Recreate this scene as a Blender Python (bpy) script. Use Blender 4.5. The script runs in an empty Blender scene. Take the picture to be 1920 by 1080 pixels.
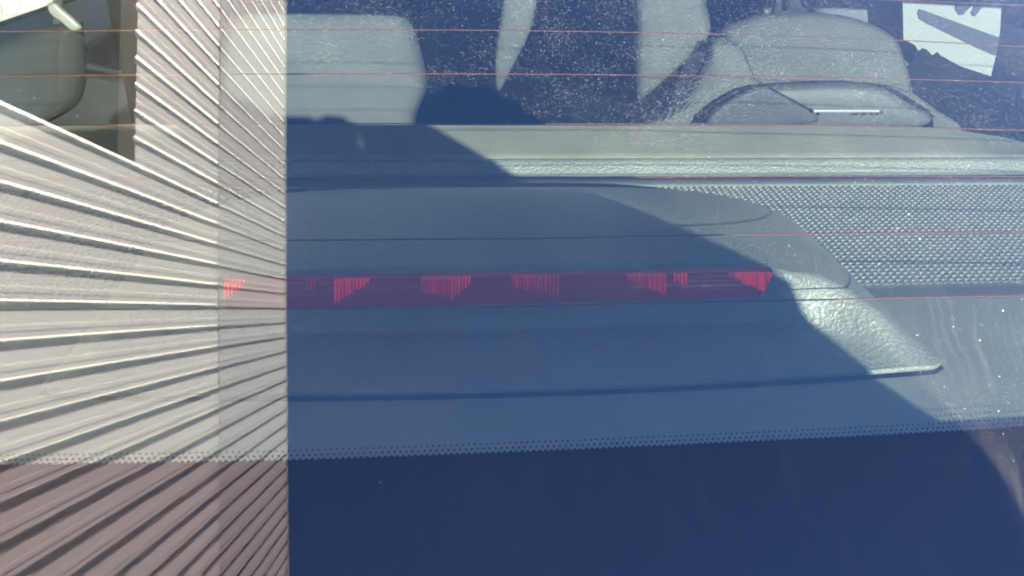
import bpy, bmesh, math, random
import numpy as np
from mathutils import Vector, Matrix
random.seed(7); rng = np.random.default_rng(7)
SC = bpy.context.scene
COL = SC.collection
Z0 = 0.98                      # height of the parcel shelf above the ground; interior coordinates are measured from it

# ------------------------------------------------------------------ camera
CAM_POS = np.array([-0.05, -0.35, 0.31])
PITCH, YAW, ROLL = math.radians(30.1437), math.radians(6.0715), math.radians(2.0497)
FOC = 1507.0
_f = np.array([math.sin(YAW)*math.cos(PITCH), math.cos(YAW)*math.cos(PITCH), -math.sin(PITCH)])
_r = np.array([math.cos(YAW), -math.sin(YAW), 0.0]); _u = np.cross(_r, _f)
_r, _u = math.cos(ROLL)*_r + math.sin(ROLL)*_u, -math.sin(ROLL)*_r + math.cos(ROLL)*_u
cam = bpy.data.cameras.new('camera'); camo = bpy.data.objects.new('camera', cam); COL.objects.link(camo)
cam.sensor_width = 36; cam.lens = FOC/1920*36; cam.clip_start = 0.01; cam.clip_end = 3000
M = Matrix(((_r[0], _u[0], -_f[0], CAM_POS[0]), (_r[1], _u[1], -_f[1], CAM_POS[1]), (_r[2], _u[2], -_f[2], CAM_POS[2]+Z0), (0, 0, 0, 1)))
camo.matrix_world = M
SC.camera = camo

# ------------------------------------------------------------------ world, sun, exposure
SUN_TO = Vector((0.2432, -0.9122, 0.3299)).normalized()
w = bpy.data.worlds.new('World'); SC.world = w; w.use_nodes = True
nt = w.node_tree; nt.nodes.clear()
sky = nt.nodes.new('ShaderNodeTexSky'); sky.sky_type = 'NISHITA'; sky.sun_disc = False
sky.sun_elevation = math.asin(SUN_TO.z); sky.sun_rotation = math.atan2(SUN_TO.x, SUN_TO.y)
sky.air_density = 1.0; sky.dust_density = 0.0; sky.ozone_density = 6.5
bg = nt.nodes.new('ShaderNodeBackground'); bg.inputs[1].default_value = 0.052
wo = nt.nodes.new('ShaderNodeOutputWorld')
nt.links.new(sky.outputs[0], bg.inputs[0]); nt.links.new(bg.outputs[0], wo.inputs[0])
sl = bpy.data.lights.new('sun', 'SUN'); sl.energy = 5.0; sl.angle = math.radians(0.53); sl.color = (1.0, 0.94, 0.84)
so = bpy.data.objects.new('sun', sl); COL.objects.link(so); so.location = (3, -8, 12)
so.rotation_euler = (-SUN_TO).to_track_quat('-Z', 'Y').to_euler()
SC.view_settings.view_transform = 'Standard'; SC.view_settings.look = 'None'; SC.view_settings.gamma = 1
SC.view_settings.exposure = 4.7
SC.render.engine = 'CYCLES'
cy = SC.cycles
cy.max_bounces = 8; cy.diffuse_bounces = 4; cy.glossy_bounces = 4; cy.transmission_bounces = 4; cy.transparent_max_bounces = 24
cy.caustics_reflective = False; cy.caustics_refractive = False; cy.sample_clamp_indirect = 1.5
cy.use_denoising = True; cy.filter_width = 1.9

# ------------------------------------------------------------------ helpers
def ray(px, py):
    d = _f + (px-960)/FOC*_r + (540-py)/FOC*_u
    return d/np.linalg.norm(d)
def on_z(px, py, z):
    d = ray(px, py); return CAM_POS + d*(z-CAM_POS[2])/d[2]
def on_y(px, py, y):
    d = ray(px, py); return CAM_POS + d*(y-CAM_POS[1])/d[1]
def on_x(px, py, x):
    d = ray(px, py); return CAM_POS + d*(x-CAM_POS[0])/d[0]

GA = math.radians(29.0)
GT = np.array([0, math.cos(GA), math.sin(GA)]); GN = np.array([0, -math.sin(GA), math.cos(GA)])
CX, CT, C3, CXT = 0.03834, 0.03152, -0.01065, -0.01084
def glass(s, t, off=0.0):
    """point of the rear window's outer face, s across the car, t up the slope"""
    q = t-0.1
    wv = -(CX*s*s + CT*q*q + C3*q**3 + CXT*s*q)
    n = GN + np.array([1, 0, 0])*(2*CX*s+CXT*q) + GT*(2*CT*q+3*C3*q*q+CXT*s)
    n = n/np.linalg.norm(n)
    return np.array([s, 0, 0]) + GT*t + GN*wv + n*off
def on_glass(px, py):
    d = ray(px, py); lam = -(CAM_POS@GN)/(d@GN)
    for _ in range(12):
        P = CAM_POS+lam*d; s, t, wv = P[0], P@GT, P@GN; q = t-0.1
        G = wv + CX*s*s+CT*q*q+C3*q**3+CXT*s*q
        dG = d@GN + (2*CX*s+CXT*q)*d[0] + (2*CT*q+3*C3*q*q+CXT*s)*(d@GT)
        lam -= G/dG
    P = CAM_POS+lam*d
    return P[0], P@GT

def tag(o, label=None, cat=None, group=None, kind=None):
    for k, v in (('label', label), ('category', cat), ('group', group), ('kind', kind)):
        if v: o[k] = v
    return o
def empty(name, loc=(0, 0, 0)):
    o = bpy.data.objects.new(name, None); COL.objects.link(o); o.location = loc; o.empty_display_size = 0.2
    return o
def mesh_obj(name, verts, faces, mat, parent=None, smooth=True, z=Z0, kind=None, label=None, mats=None, midx=None):
    me = bpy.data.meshes.new(name)
    me.from_pydata([tuple(map(float, v)) for v in verts], [], [tuple(map(int, f)) for f in faces])
    me.validate(); me.update()
    if mats:
        for m in mats: me.materials.append(m)
        if midx is not None: me.polygons.foreach_set('material_index', midx)
    else: me.materials.append(mat)
    if smooth: me.polygons.foreach_set('use_smooth', [True]*len(me.polygons))
    o = bpy.data.objects.new(name, me); COL.objects.link(o); o.parent = parent
    if parent is not None and parent.type == 'MESH': z = 0      # its parent already stands at the shelf's height
    o.location = (0, 0, z)
    return tag(o, label=label, kind=kind)
class MB:
    def __init__(s): s.v = []; s.f = []
    def add(s, v, f):
        n = len(s.v); s.v += [tuple(p) for p in v]; s.f += [tuple(i+n for i in q) for q in f]
    def box(s, a, b, M=None):
        (x0, y0, z0), (x1, y1, z1) = a, b
        v = [(x0,y0,z0),(x1,y0,z0),(x1,y1,z0),(x0,y1,z0),(x0,y0,z1),(x1,y0,z1),(x1,y1,z1),(x0,y1,z1)]
        if M is not None: v = [tuple(M@Vector(p)) for p in v]
        s.add(v, [(0,3,2,1),(4,5,6,7),(0,1,5,4),(1,2,6,5),(2,3,7,6),(3,0,4,7)])
    def build(s, name, mat, parent=None, smooth=False, **k): return mesh_obj(name, s.v, s.f, mat, parent, smooth, **k)
def bevel(o, w=0.004, n=2):
    m = o.modifiers.new('bevel', 'BEVEL'); m.width = w; m.segments = n; m.limit_method = 'ANGLE'; return o
def grid_faces(nu, nv, base=0, flip=False):
    F = []
    for i in range(nu-1):
        for j in range(nv-1):
            a = base+i*nv+j; q = (a, a+nv, a+nv+1, a+1)
            F.append(q[::-1] if flip else q)
    return F

# ------------------------------------------------------------------ materials
def mat(name):
    m = bpy.data.materials.new(name); m.use_nodes = True; m.node_tree.nodes.clear()
    return m, m.node_tree.nodes, m.node_tree.links
def N(nodes, t, **kw):
    n = nodes.new(t)
    for k, v in kw.items():
        if k.startswith('i_'):
            key = k[2:]; key = int(key) if key.isdigit() else key
            n.inputs[key].default_value = v
        else: setattr(n, k, v)
    return n
def plain(name, col, rough=0.6, spec=0.4, noise=0.0, nscale=20, bump=0.0, bscale=300, metallic=0.0, stretch=None):
    m, n, l = mat(name)
    b = N(n, 'ShaderNodeBsdfPrincipled'); o = N(n, 'ShaderNodeOutputMaterial')
    b.inputs['Roughness'].default_value = rough; b.inputs['Specular IOR Level'].default_value = spec; b.inputs['Metallic'].default_value = metallic
    l.new(b.outputs[0], o.inputs[0])
    tc = N(n, 'ShaderNodeTexCoord'); src = tc.outputs['Object']
    if stretch:
        mp = N(n, 'ShaderNodeMapping'); mp.inputs['Scale'].default_value = stretch; l.new(src, mp.inputs[0]); src = mp.outputs[0]
    if noise:
        t = N(n, 'ShaderNodeTexNoise', i_Scale=nscale, i_Detail=6.0); l.new(src, t.inputs['Vector'])
        r = N(n, 'ShaderNodeMapRange', i_1=0.25, i_2=0.75, i_3=1-noise, i_4=1+noise); l.new(t.outputs[0], r.inputs[0])
        mx = N(n, 'ShaderNodeVectorMath', operation='SCALE'); mx.inputs[0].default_value = col[:3]; l.new(r.outputs[0], mx.inputs['Scale'])
        l.new(mx.outputs[0], b.inputs['Base Color'])
    else: b.inputs['Base Color'].default_value = (*col[:3], 1)
    if bump:
        t = N(n, 'ShaderNodeTexNoise', i_Scale=bscale, i_Detail=3.0); l.new(src, t.inputs['Vector'])
        bp = N(n, 'ShaderNodeBump', i_Strength=bump, i_Distance=0.001); l.new(t.outputs[0], bp.inputs['Height']); l.new(bp.outputs[0], b.inputs['Normal'])
    return m
def leather(name, col, rough=0.42, strength=0.6, scale=420):
    """moulded vinyl with a leather grain: wrinkle cells in the bump only"""
    m, n, l = mat(name)
    b = N(n, 'ShaderNodeBsdfPrincipled'); o = N(n, 'ShaderNodeOutputMaterial'); l.new(b.outputs[0], o.inputs[0])
    b.inputs['Roughness'].default_value = rough; b.inputs['Specular IOR Level'].default_value = 0.5
    tc = N(n, 'ShaderNodeTexCoord')
    ns = N(n, 'ShaderNodeTexNoise', i_Scale=240.0, i_Detail=2.0); l.new(tc.outputs['Object'], ns.inputs['Vector'])
    ad = N(n, 'ShaderNodeMix', data_type='VECTOR'); ad.inputs[0].default_value = 0.004
    l.new(tc.outputs['Object'], ad.inputs[4]); l.new(ns.outputs[1], ad.inputs[5])
    v = N(n, 'ShaderNodeTexVoronoi', feature='SMOOTH_F1', i_Scale=float(scale)); l.new(ad.outputs[1], v.inputs['Vector'])
    v2 = N(n, 'ShaderNodeTexNoise', i_Scale=900.0, i_Detail=3.0); l.new(tc.outputs['Object'], v2.inputs['Vector'])
    sm = N(n, 'ShaderNodeMath', operation='MULTIPLY_ADD', i_1=0.5); l.new(v2.outputs[0], sm.inputs[0]); l.new(v.outputs['Distance'], sm.inputs[2])
    bp = N(n, 'ShaderNodeBump', i_Strength=strength, i_Distance=0.0009); l.new(sm.outputs[0], bp.inputs['Height']); l.new(bp.outputs[0], b.inputs['Normal'])
    big = N(n, 'ShaderNodeTexNoise', i_Scale=14.0, i_Detail=5.0); l.new(tc.outputs['Object'], big.inputs['Vector'])
    r = N(n, 'ShaderNodeMapRange', i_1=0.3, i_2=0.7, i_3=0.88, i_4=1.12); l.new(big.outputs[0], r.inputs[0])
    mx = N(n, 'ShaderNodeVectorMath', operation='SCALE'); mx.inputs[0].default_value = col; l.new(r.outputs[0], mx.inputs['Scale'])
    l.new(mx.outputs[0], b.inputs['Base Color'])
    return m
def woven(name, col, scale=900, rot=0.7, strength=0.5):
    m, n, l = mat(name)
    b = N(n, 'ShaderNodeBsdfPrincipled'); o = N(n, 'ShaderNodeOutputMaterial'); l.new(b.outputs[0], o.inputs[0])
    b.inputs['Roughness'].default_value = 0.85; b.inputs['Specular IOR Level'].default_value = 0.2
    tc = N(n, 'ShaderNodeTexCoord'); mp = N(n, 'ShaderNodeMapping'); mp.inputs['Rotation'].default_value = (0, rot, 0)
    l.new(tc.outputs['Object'], mp.inputs[0])
    wv = N(n, 'ShaderNodeTexWave', i_Scale=float(scale), i_Distortion=1.5, i_Detail=2.0); wv.inputs['Detail Scale'].default_value = 1.2
    l.new(mp.outputs[0], wv.inputs['Vector'])
    ns = N(n, 'ShaderNodeTexNoise', i_Scale=9.0, i_Detail=6.0); l.new(tc.outputs['Object'], ns.inputs['Vector'])
    r = N(n, 'ShaderNodeMapRange', i_1=0.3, i_2=0.7, i_3=0.85, i_4=1.1); l.new(ns.outputs[0], r.inputs[0])
    r2 = N(n, 'ShaderNodeMapRange', i_1=0.0, i_2=1.0, i_3=0.86, i_4=1.08); l.new(wv.outputs[1], r2.inputs[0])
    mu = N(n, 'ShaderNodeMath', operation='MULTIPLY'); l.new(r.outputs[0], mu.inputs[0]); l.new(r2.outputs[0], mu.inputs[1])
    mx = N(n, 'ShaderNodeVectorMath', operation='SCALE'); mx.inputs[0].default_value = col; l.new(mu.outputs[0], mx.inputs['Scale'])
    l.new(mx.outputs[0], b.inputs['Base Color'])
    bp = N(n, 'ShaderNodeBump', i_Strength=strength, i_Distance=0.0008); l.new(wv.outputs[1], bp.inputs['Height']); l.new(bp.outputs[0], b.inputs['Normal'])
    return m

TRIM = (0.098, 0.104, 0.092)
m_shelf = leather('shelf_trim', TRIM, 0.55, 0.22, 520)
m_mount = leather('mount_trim', TRIM, 0.42, 0.9, 400)
m_seat = woven('seat_fabric', (0.062, 0.0645, 0.059), 150, 0.9, 0.8)
m_seat2 = woven('front_seat_fabric', (0.062, 0.066, 0.063), 330, 0.9, 0.4)
m_skirt = woven('skirt_fabric', (0.058, 0.060, 0.055), 115, -0.75, 0.8)
m_lid = plain('lid_plastic', (0.036, 0.0385, 0.0355), 0.6, 0.35, 0.08, 30, 0.25, 900)
m_panel = leather('seat_panel', (0.102, 0.099, 0.077), 0.55, 0.4, 600)
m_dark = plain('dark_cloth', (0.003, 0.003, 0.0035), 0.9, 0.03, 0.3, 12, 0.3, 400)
m_lining = plain('cabin_lining', (0.07, 0.072, 0.072), 0.9, 0.2, 0.15, 8)
m_head = plain('headliner', (0.45, 0.44, 0.40), 0.95, 0.1, 0.1, 10)
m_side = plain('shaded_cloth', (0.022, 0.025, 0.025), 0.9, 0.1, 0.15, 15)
m_pale = plain('pale_vinyl', (0.05, 0.062, 0.07), 0.6, 0.3, 0.2, 25)
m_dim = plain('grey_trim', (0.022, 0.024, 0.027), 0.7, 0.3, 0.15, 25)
m_black = plain('black_rubber', (0.008, 0.008, 0.009), 0.7, 0.3)
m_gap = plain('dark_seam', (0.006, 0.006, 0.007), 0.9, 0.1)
m_white = plain('white_patch', (0.14, 0.15, 0.145), 0.7, 0.3, 0.04, 12)
m_slate = plain('slate_marks', (0.018, 0.022, 0.032), 0.7, 0.3, 0.08, 30)
m_slot = plain('white_plastic', (0.16, 0.165, 0.16), 0.35, 0.5)
m_wall = plain('wall_sheet', (0.73, 0.655, 0.545), 0.45, 0.35, 0.05, 1.4, stretch=(1, 6, 0.25))
m_wall2 = plain('wall_sheet_upper', (0.55, 0.50, 0.445), 0.5, 0.3, 0.05, 1.4, stretch=(1, 6, 0.25))
m_flash = plain('wall_flashing', (0.55, 0.53, 0.5), 0.4, 0.4, 0.05, 3)
m_door = plain('doorway_dark', (0.28, 0.29, 0.27), 0.6, 0.3, 0.2, 2)
m_roof = plain('roof_sheet', (0.3, 0.3, 0.3), 0.6, 0.3, 0.1, 1)
m_asphalt = plain('asphalt', (0.055, 0.055, 0.056), 0.9, 0.2, 0.35, 30, 0.6, 90)
m_paint = plain('car_paint', (0.55, 0.56, 0.57), 0.25, 0.5)
m_heat = plain('heater_print', (0.10, 0.024, 0.010), 0.6, 0.3)
m_frit = plain('black_frit', (0.0007, 0.0007, 0.0008), 1.0, 0.0)
m_hole = plain('grille_hole', (0.02, 0.021, 0.021), 0.9, 0.1)
m_grille = plain('grille_cloth', (0.084, 0.092, 0.090), 0.55, 0.4, 0.12, 60, 0.2, 900)

def glass_material():
    m, n, l = mat('dusty_window_glass')
    geo = N(n, 'ShaderNodeNewGeometry'); tc = N(n, 'ShaderNodeTexCoord')
    dt = N(n, 'ShaderNodeVectorMath', operation='DOT_PRODUCT'); l.new(geo.outputs['Normal'], dt.inputs[0]); l.new(geo.outputs['Incoming'], dt.inputs[1])
    ab = N(n, 'ShaderNodeMath', operation='ABSOLUTE'); l.new(dt.outputs['Value'], ab.inputs[0])
    om = N(n, 'ShaderNodeMath', operation='SUBTRACT', i_0=1.0); l.new(ab.outputs[0], om.inputs[1])
    pw = N(n, 'ShaderNodeMath', operation='POWER', i_1=5.0); l.new(om.outputs[0], pw.inputs[0])
    fr = N(n, 'ShaderNodeMath', operation='MULTIPLY_ADD', i_1=0.963, i_2=0.037); l.new(pw.outputs[0], fr.inputs[0])
    tr = N(n, 'ShaderNodeBsdfTransparent'); tr.inputs[0].default_value = (0.98, 0.985, 0.98, 1)
    gl = N(n, 'ShaderNodeBsdfGlossy'); gl.inputs['Roughness'].default_value = 0.0; gl.inputs['Color'].default_value = (1.0, 0.865, 0.97, 1)
    mx = N(n, 'ShaderNodeMixShader'); l.new(fr.outputs[0], mx.inputs[0]); l.new(tr.outputs[0], mx.inputs[1]); l.new(gl.outputs[0], mx.inputs[2])
    # dust film on the outer face: cloudy, with faint dried runs down the slope and some painted glare
    cl = N(n, 'ShaderNodeTexNoise', i_Scale=7.0, i_Detail=7.0, i_Roughness=0.6); l.new(tc.outputs['Object'], cl.inputs['Vector'])
    c1 = N(n, 'ShaderNodeMapRange', i_1=0.3, i_2=0.75, i_3=0.35, i_4=1.6); l.new(cl.outputs[0], c1.inputs[0])
    fine = N(n, 'ShaderNodeTexNoise', i_Scale=420.0, i_Detail=4.0, i_Roughness=0.7); l.new(tc.outputs['Object'], fine.inputs['Vector'])
    c2 = N(n, 'ShaderNodeMapRange', i_1=0.42, i_2=0.72, i_3=0.75, i_4=1.7); l.new(fine.outputs[0], c2.inputs[0])
    wob = N(n, 'ShaderNodeTexNoise', i_Scale=14.0, i_Detail=3.0); l.new(tc.outputs['Object'], wob.inputs['Vector'])
    sx = N(n, 'ShaderNodeSeparateXYZ'); l.new(tc.outputs['Object'], sx.inputs[0])
    xx = N(n, 'ShaderNodeMath', operation='MULTIPLY_ADD', i_1=0.035); l.new(wob.outputs[0], xx.inputs[0]); l.new(sx.outputs[0], xx.inputs[2])
    cb = N(n, 'ShaderNodeCombineXYZ'); l.new(xx.outputs[0], cb.inputs[0])
    yy = N(n, 'ShaderNodeMath', operation='MULTIPLY', i_1=0.03); l.new(sx.outputs[1], yy.inputs[0]); l.new(yy.outputs[0], cb.inputs[1])
    run = N(n, 'ShaderNodeTexNoise', i_Scale=42.0, i_Detail=2.0); l.new(cb.outputs[0], run.inputs['Vector'])
    d5 = N(n, 'ShaderNodeMath', operation='SUBTRACT', i_1=0.5); l.new(run.outputs[0], d5.inputs[0])
    da = N(n, 'ShaderNodeMath', operation='ABSOLUTE'); l.new(d5.outputs[0], da.inputs[0])
    c3 = N(n, 'ShaderNodeMapRange', i_1=0.0, i_2=0.028, i_3=1.0, i_4=0.0); l.new(da.outputs[0], c3.inputs[0])
    br = N(n, 'ShaderNodeTexNoise', i_Scale=11.0, i_Detail=4.0); l.new(tc.outputs['Object'], br.inputs['Vector'])
    c4 = N(n, 'ShaderNodeMapRange', i_1=0.42, i_2=0.62, i_3=0.0, i_4=1.0); l.new(br.outputs[0], c4.inputs[0])
    rn = N(n, 'ShaderNodeMath', operation='MULTIPLY'); l.new(c3.outputs[0], rn.inputs[0]); l.new(c4.outputs[0], rn.inputs[1])
    p1 = N(n, 'ShaderNodeMath', operation='MULTIPLY'); l.new(c1.outputs[0], p1.inputs[0]); l.new(c2.outputs[0], p1.inputs[1])
    
    low = N(n, 'ShaderNodeMapRange', i_1=0.05, i_2=0.28, i_3=0.0012, i_4=0.0009); l.new(sx.outputs[1], low.inputs[0])     # dirt gathers low and rightward; the extra film also paints the glare haze
    rgt = N(n, 'ShaderNodeMapRange', i_1=0.12, i_2=0.45, i_3=1.0, i_4=4.6); l.new(sx.outputs[0], rgt.inputs[0])
    lowr = N(n, 'ShaderNodeMath', operation='MULTIPLY'); l.new(low.outputs[0], lowr.inputs[0]); l.new(rgt.outputs[0], lowr.inputs[1])
    lowonly = N(n, 'ShaderNodeMapRange', i_1=0.03, i_2=0.16, i_3=1.0, i_4=0.12); l.new(sx.outputs[1], lowonly.inputs[0])
    rnl = N(n, 'ShaderNodeMath', operation='MULTIPLY'); l.new(rn.outputs[0], rnl.inputs[0]); l.new(lowonly.outputs[0], rnl.inputs[1])
    film = N(n, 'ShaderNodeMath', operation='MULTIPLY', use_clamp=True); l.new(p1.outputs[0], film.inputs[0]); l.new(lowr.outputs[0], film.inputs[1])
    fac = N(n, 'ShaderNodeMath', operation='MULTIPLY_ADD', use_clamp=True, i_1=0.0056); l.new(rnl.outputs[0], fac.inputs[0]); l.new(film.outputs[0], fac.inputs[2])
    df = N(n, 'ShaderNodeBsdfDiffuse'); df.inputs[0].default_value = (0.52, 0.49, 0.47, 1)
    m2 = N(n, 'ShaderNodeMixShader'); l.new(fac.outputs[0], m2.inputs[0]); l.new(mx.outputs[0], m2.inputs[1]); l.new(df.outputs[0], m2.inputs[2])
    o = N(n, 'ShaderNodeOutputMaterial'); l.new(m2.outputs[0], o.inputs[0])
    # clean inner face
    mi, n2, l2 = mat('clean_window_glass')
    geo = N(n2, 'ShaderNodeNewGeometry')
    dt = N(n2, 'ShaderNodeVectorMath', operation='DOT_PRODUCT'); l2.new(geo.outputs['Normal'], dt.inputs[0]); l2.new(geo.outputs['Incoming'], dt.inputs[1])
    ab = N(n2, 'ShaderNodeMath', operation='ABSOLUTE'); l2.new(dt.outputs['Value'], ab.inputs[0])
    om = N(n2, 'ShaderNodeMath', operation='SUBTRACT', i_0=1.0); l2.new(ab.outputs[0], om.inputs[1])
    pw = N(n2, 'ShaderNodeMath', operation='POWER', i_1=5.0); l2.new(om.outputs[0], pw.inputs[0])
    fr = N(n2, 'ShaderNodeMath', operation='MULTIPLY_ADD', i_1=0.963, i_2=0.037); l2.new(pw.outputs[0], fr.inputs[0])
    tr = N(n2, 'ShaderNodeBsdfTransparent'); tr.inputs[0].default_value = (0.335, 0.362, 0.342, 1)
    gl = N(n2, 'ShaderNodeBsdfGlossy'); gl.inputs['Roughness'].default_value = 0.0; gl.inputs['Color'].default_value = (0.82, 1.0, 0.95, 1)
    mx = N(n2, 'ShaderNodeMixShader'); l2.new(fr.outputs[0], mx.inputs[0]); l2.new(tr.outputs[0], mx.inputs[1]); l2.new(gl.outputs[0], mx.inputs[2])
    o = N(n2, 'ShaderNodeOutputMaterial'); l2.new(mx.outputs[0], o.inputs[0])
    return m, mi
m_glass, m_glass_in = glass_material()
def dust_mat(name, col, alpha):
    m, n, l = mat(name)
    tr = N(n, 'ShaderNodeBsdfTransparent'); df = N(n, 'ShaderNodeBsdfDiffuse'); df.inputs[0].default_value = (*col, 1)
    mx = N(n, 'ShaderNodeMixShader', i_0=alpha); l.new(tr.outputs[0], mx.inputs[1]); l.new(df.outputs[0], mx.inputs[2])
    o = N(n, 'ShaderNodeOutputMaterial'); l.new(mx.outputs[0], o.inputs[0]); return m
m_fib = dust_mat('dust_fibre', (0.6, 0.6, 0.6), 0.011)
m_fib2 = dust_mat('dust_fibre_pale', (0.65, 0.65, 0.65), 0.030)
m_spk = dust_mat('dust_grain', (0.7, 0.7, 0.7), 0.055)
m_spk2 = dust_mat('dust_crumb', (0.7, 0.7, 0.7), 0.07)
def red_mat(name, col, emit):  # emission paints the glow in the red plastic; no bulb is lit
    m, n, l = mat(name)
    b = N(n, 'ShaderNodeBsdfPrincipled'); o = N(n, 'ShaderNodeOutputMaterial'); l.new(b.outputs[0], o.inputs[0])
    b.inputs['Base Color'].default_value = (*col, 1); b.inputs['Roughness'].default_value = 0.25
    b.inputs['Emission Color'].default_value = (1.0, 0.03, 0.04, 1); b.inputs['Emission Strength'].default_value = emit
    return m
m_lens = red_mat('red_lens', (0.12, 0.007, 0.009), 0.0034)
m_refl = red_mat('red_prism_glow', (0.45, 0.03, 0.05), 0.026)
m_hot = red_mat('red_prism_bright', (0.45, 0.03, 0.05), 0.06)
m_mid = red_mat('red_prism_half_glow', (0.4, 0.025, 0.04), 0.015)
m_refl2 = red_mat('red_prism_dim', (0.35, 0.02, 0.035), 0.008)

m_side_glass = m_glass_in.copy(); m_side_glass.name = 'clear_side_glass'
for nd in m_side_glass.node_tree.nodes:
    if nd.type == 'BSDF_TRANSPARENT': nd.inputs[0].default_value = (0.88, 0.91, 0.89, 1)
# ------------------------------------------------------------------ ground
g = MB(); g.add([(-1500,-1500,0),(1500,-1500,0),(1500,1500,0),(-1500,1500,0)], [(0,1,2,3)])
tag(g.build('ground', m_asphalt, z=0), kind='structure')

# ------------------------------------------------------------------ warehouse beside the car: sheet wall with recessed grooves
GW = 0.048; WX = -2.0; PIT = 0.18038; OFF = 0.2335
EAVE, SEAM, DOORTOP = 9.06+Z0, 6.29+Z0, 4.46+Z0
bld = tag(empty('warehouse', (WX, 2, 0)), 'tall pale warehouse clad in ribbed sheet metal with a dark doorway beside the car', 'building')
def panel_mesh(name, z0, z1, depth, e, dark, m, proud=0.0, cut=None, GW=GW):
    # profile across the wall, y measured from the groove's far edge
    pr = [(-GW, 0), (-GW+dark, -depth), (0, -depth), (e, 0), (0.036, 0), (0.039, -0.0012), (0.070, -0.0012), (0.073, 0), (PIT-GW, 0)]
    if cut: pr = [p for p in pr if p[0] <= cut] + [(cut, 0), (cut, -0.10)]
    v = []; f = []
    for y, x in pr: v += [(x+proud, y, z0), (x+proud, y, z1)]
    n = len(pr)
    for i in range(n-1): f.append((2*i, 2*i+2, 2*i+3, 2*i+1))
    # back sheet and closed ends give the panel its thickness
    bx = -0.11
    k = len(v); v += [(bx, pr[0][0], z0), (bx, pr[0][0], z1), (bx, pr[-1][0], z0), (bx, pr[-1][0], z1)]
    f += [(k, k+1, k+3, k+2), (k+1, *[2*i+1 for i in range(n)], k+3), (k, k+2, *[2*i for i in range(n-1, -1, -1)]), (0, 1, k+1, k), (2*n-2, k+2, k+3, 2*n-1)]
    me = bpy.data.meshes.new(name); me.from_pydata(v, [], f); me.update(); me.materials.append(m); return me
lo = panel_mesh('wall_panel', 0.0, SEAM, 0.016, 0.009, 0.007, m_wall)
lo_door = panel_mesh('wall_panel', DOORTOP, SEAM, 0.016, 0.009, 0.007, m_wall)
up = panel_mesh('wall_panel', SEAM+0.002, EAVE, 0.014, 0.001, 0.005, m_wall2, GW=0.037)
edge = panel_mesh('wall_panel', 0.0, DOORTOP-0.001, 0.016, 0.009, 0.007, m_wall, cut=0.012)
KD0, KD1 = -5, -16
for k in range(-40, 31):
    Y = OFF-PIT*k
    indoor = KD1 < k <= KD0
    for me in ((lo_door if indoor else lo), up):
        o = bpy.data.objects.new('wall_panel', me); COL.objects.link(o); o.parent = bld; o.location = (0, Y-2, 0)
    if k == KD0:
        o = bpy.data.objects.new('wall_panel', edge); COL.objects.link(o); o.parent = bld; o.location = (0, Y-2, 0)
Ya, Yb = OFF-PIT*30-GW, OFF+PIT*40+PIT-GW
yd0, yd1 = OFF-PIT*KD0+0.012, OFF-PIT*(KD1)-GW
def bpart(name, a, b, m, **k):
    q = MB(); q.box((a[0]-WX, a[1]-2, a[2]), (b[0]-WX, b[1]-2, b[2])); return q.build(name, m, bld, z=0, **k)
bpart('seam_flashing', (WX-0.012, Ya, SEAM-0.012), (WX+0.004, Yb, SEAM+0.0015), m_flash)
bpart('eave_trim', (WX-0.10, Ya, EAVE+0.001), (WX+0.006, Yb, EAVE+0.05), m_flash)
bpart('doorway', (WX-0.6, yd0+0.002, 0.004), (WX-0.5, yd1-0.002, DOORTOP-0.002), m_door)
bpart('door_reveal', (WX-0.6, yd0-0.10, 0.004), (WX-0.112, yd0, DOORTOP), m_door)
bpart('door_reveal', (WX-0.6, yd1, 0.004), (WX-0.112, yd1+0.1, DOORTOP), m_door)
bpart('door_header', (WX-0.6, yd0, DOORTOP+0.001), (WX-0.112, yd1, DOORTOP+0.1), m_door)
bpart('roof', (WX-9, Ya-0.05, EAVE-0.3), (WX-0.12, Yb+0.05, EAVE+0.02), m_roof)
bpart('end_wall', (WX-9, Ya-0.04, 0), (WX-0.115, Ya+0.06, EAVE-0.31), m_wall2)
bpart('end_wall', (WX-9, Yb-0.06, 0), (WX-0.115, Yb+0.04, EAVE-0.31), m_wall2)
bpart('back_wall', (WX-9.1, Ya-0.03, 0), (WX-9.001, Yb+0.03, EAVE-0.31), m_wall2)

# ------------------------------------------------------------------ the car
car = tag(empty('car', (0, 0, 0)), 'parked sedan seen through its dusty rear window, grey parcel shelf with high brake light', 'car')

# --- rear window pane
T0, T1, SW = -0.16, 0.53, 1.0
def win_s(t): return SW - 0.05*(t/0.53)
nu, nv = 61, 41
V = []; 
for side, off in ((0, 0.0), (1, -0.004)):
    for i in range(nu):
        for j in range(nv):
            t = T0+(T1-T0)*j/(nv-1); s = (2*i/(nu-1)-1)*win_s(t); V.append(glass(s, t, off))
F1 = grid_faces(nu, nv); F2 = grid_faces(nu, nv, nu*nv, True)
rim = []
ring = [i*nv for i in range(nu)] + [(nu-1)*nv+j for j in range(1, nv)] + [i*nv+nv-1 for i in range(nu-2, -1, -1)] + [j for j in range(nv-2, 0, -1)]
K = nu*nv
for a, b in zip(ring, ring[1:]+ring[:1]): rim.append((a, a+K, b+K, b))
pane = mesh_obj('rear_window', V, F1+F2+rim, None, car, mats=[m_glass, m_glass_in], midx=[0]*len(F1)+[1]*(len(F2)+len(rim)))

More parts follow.
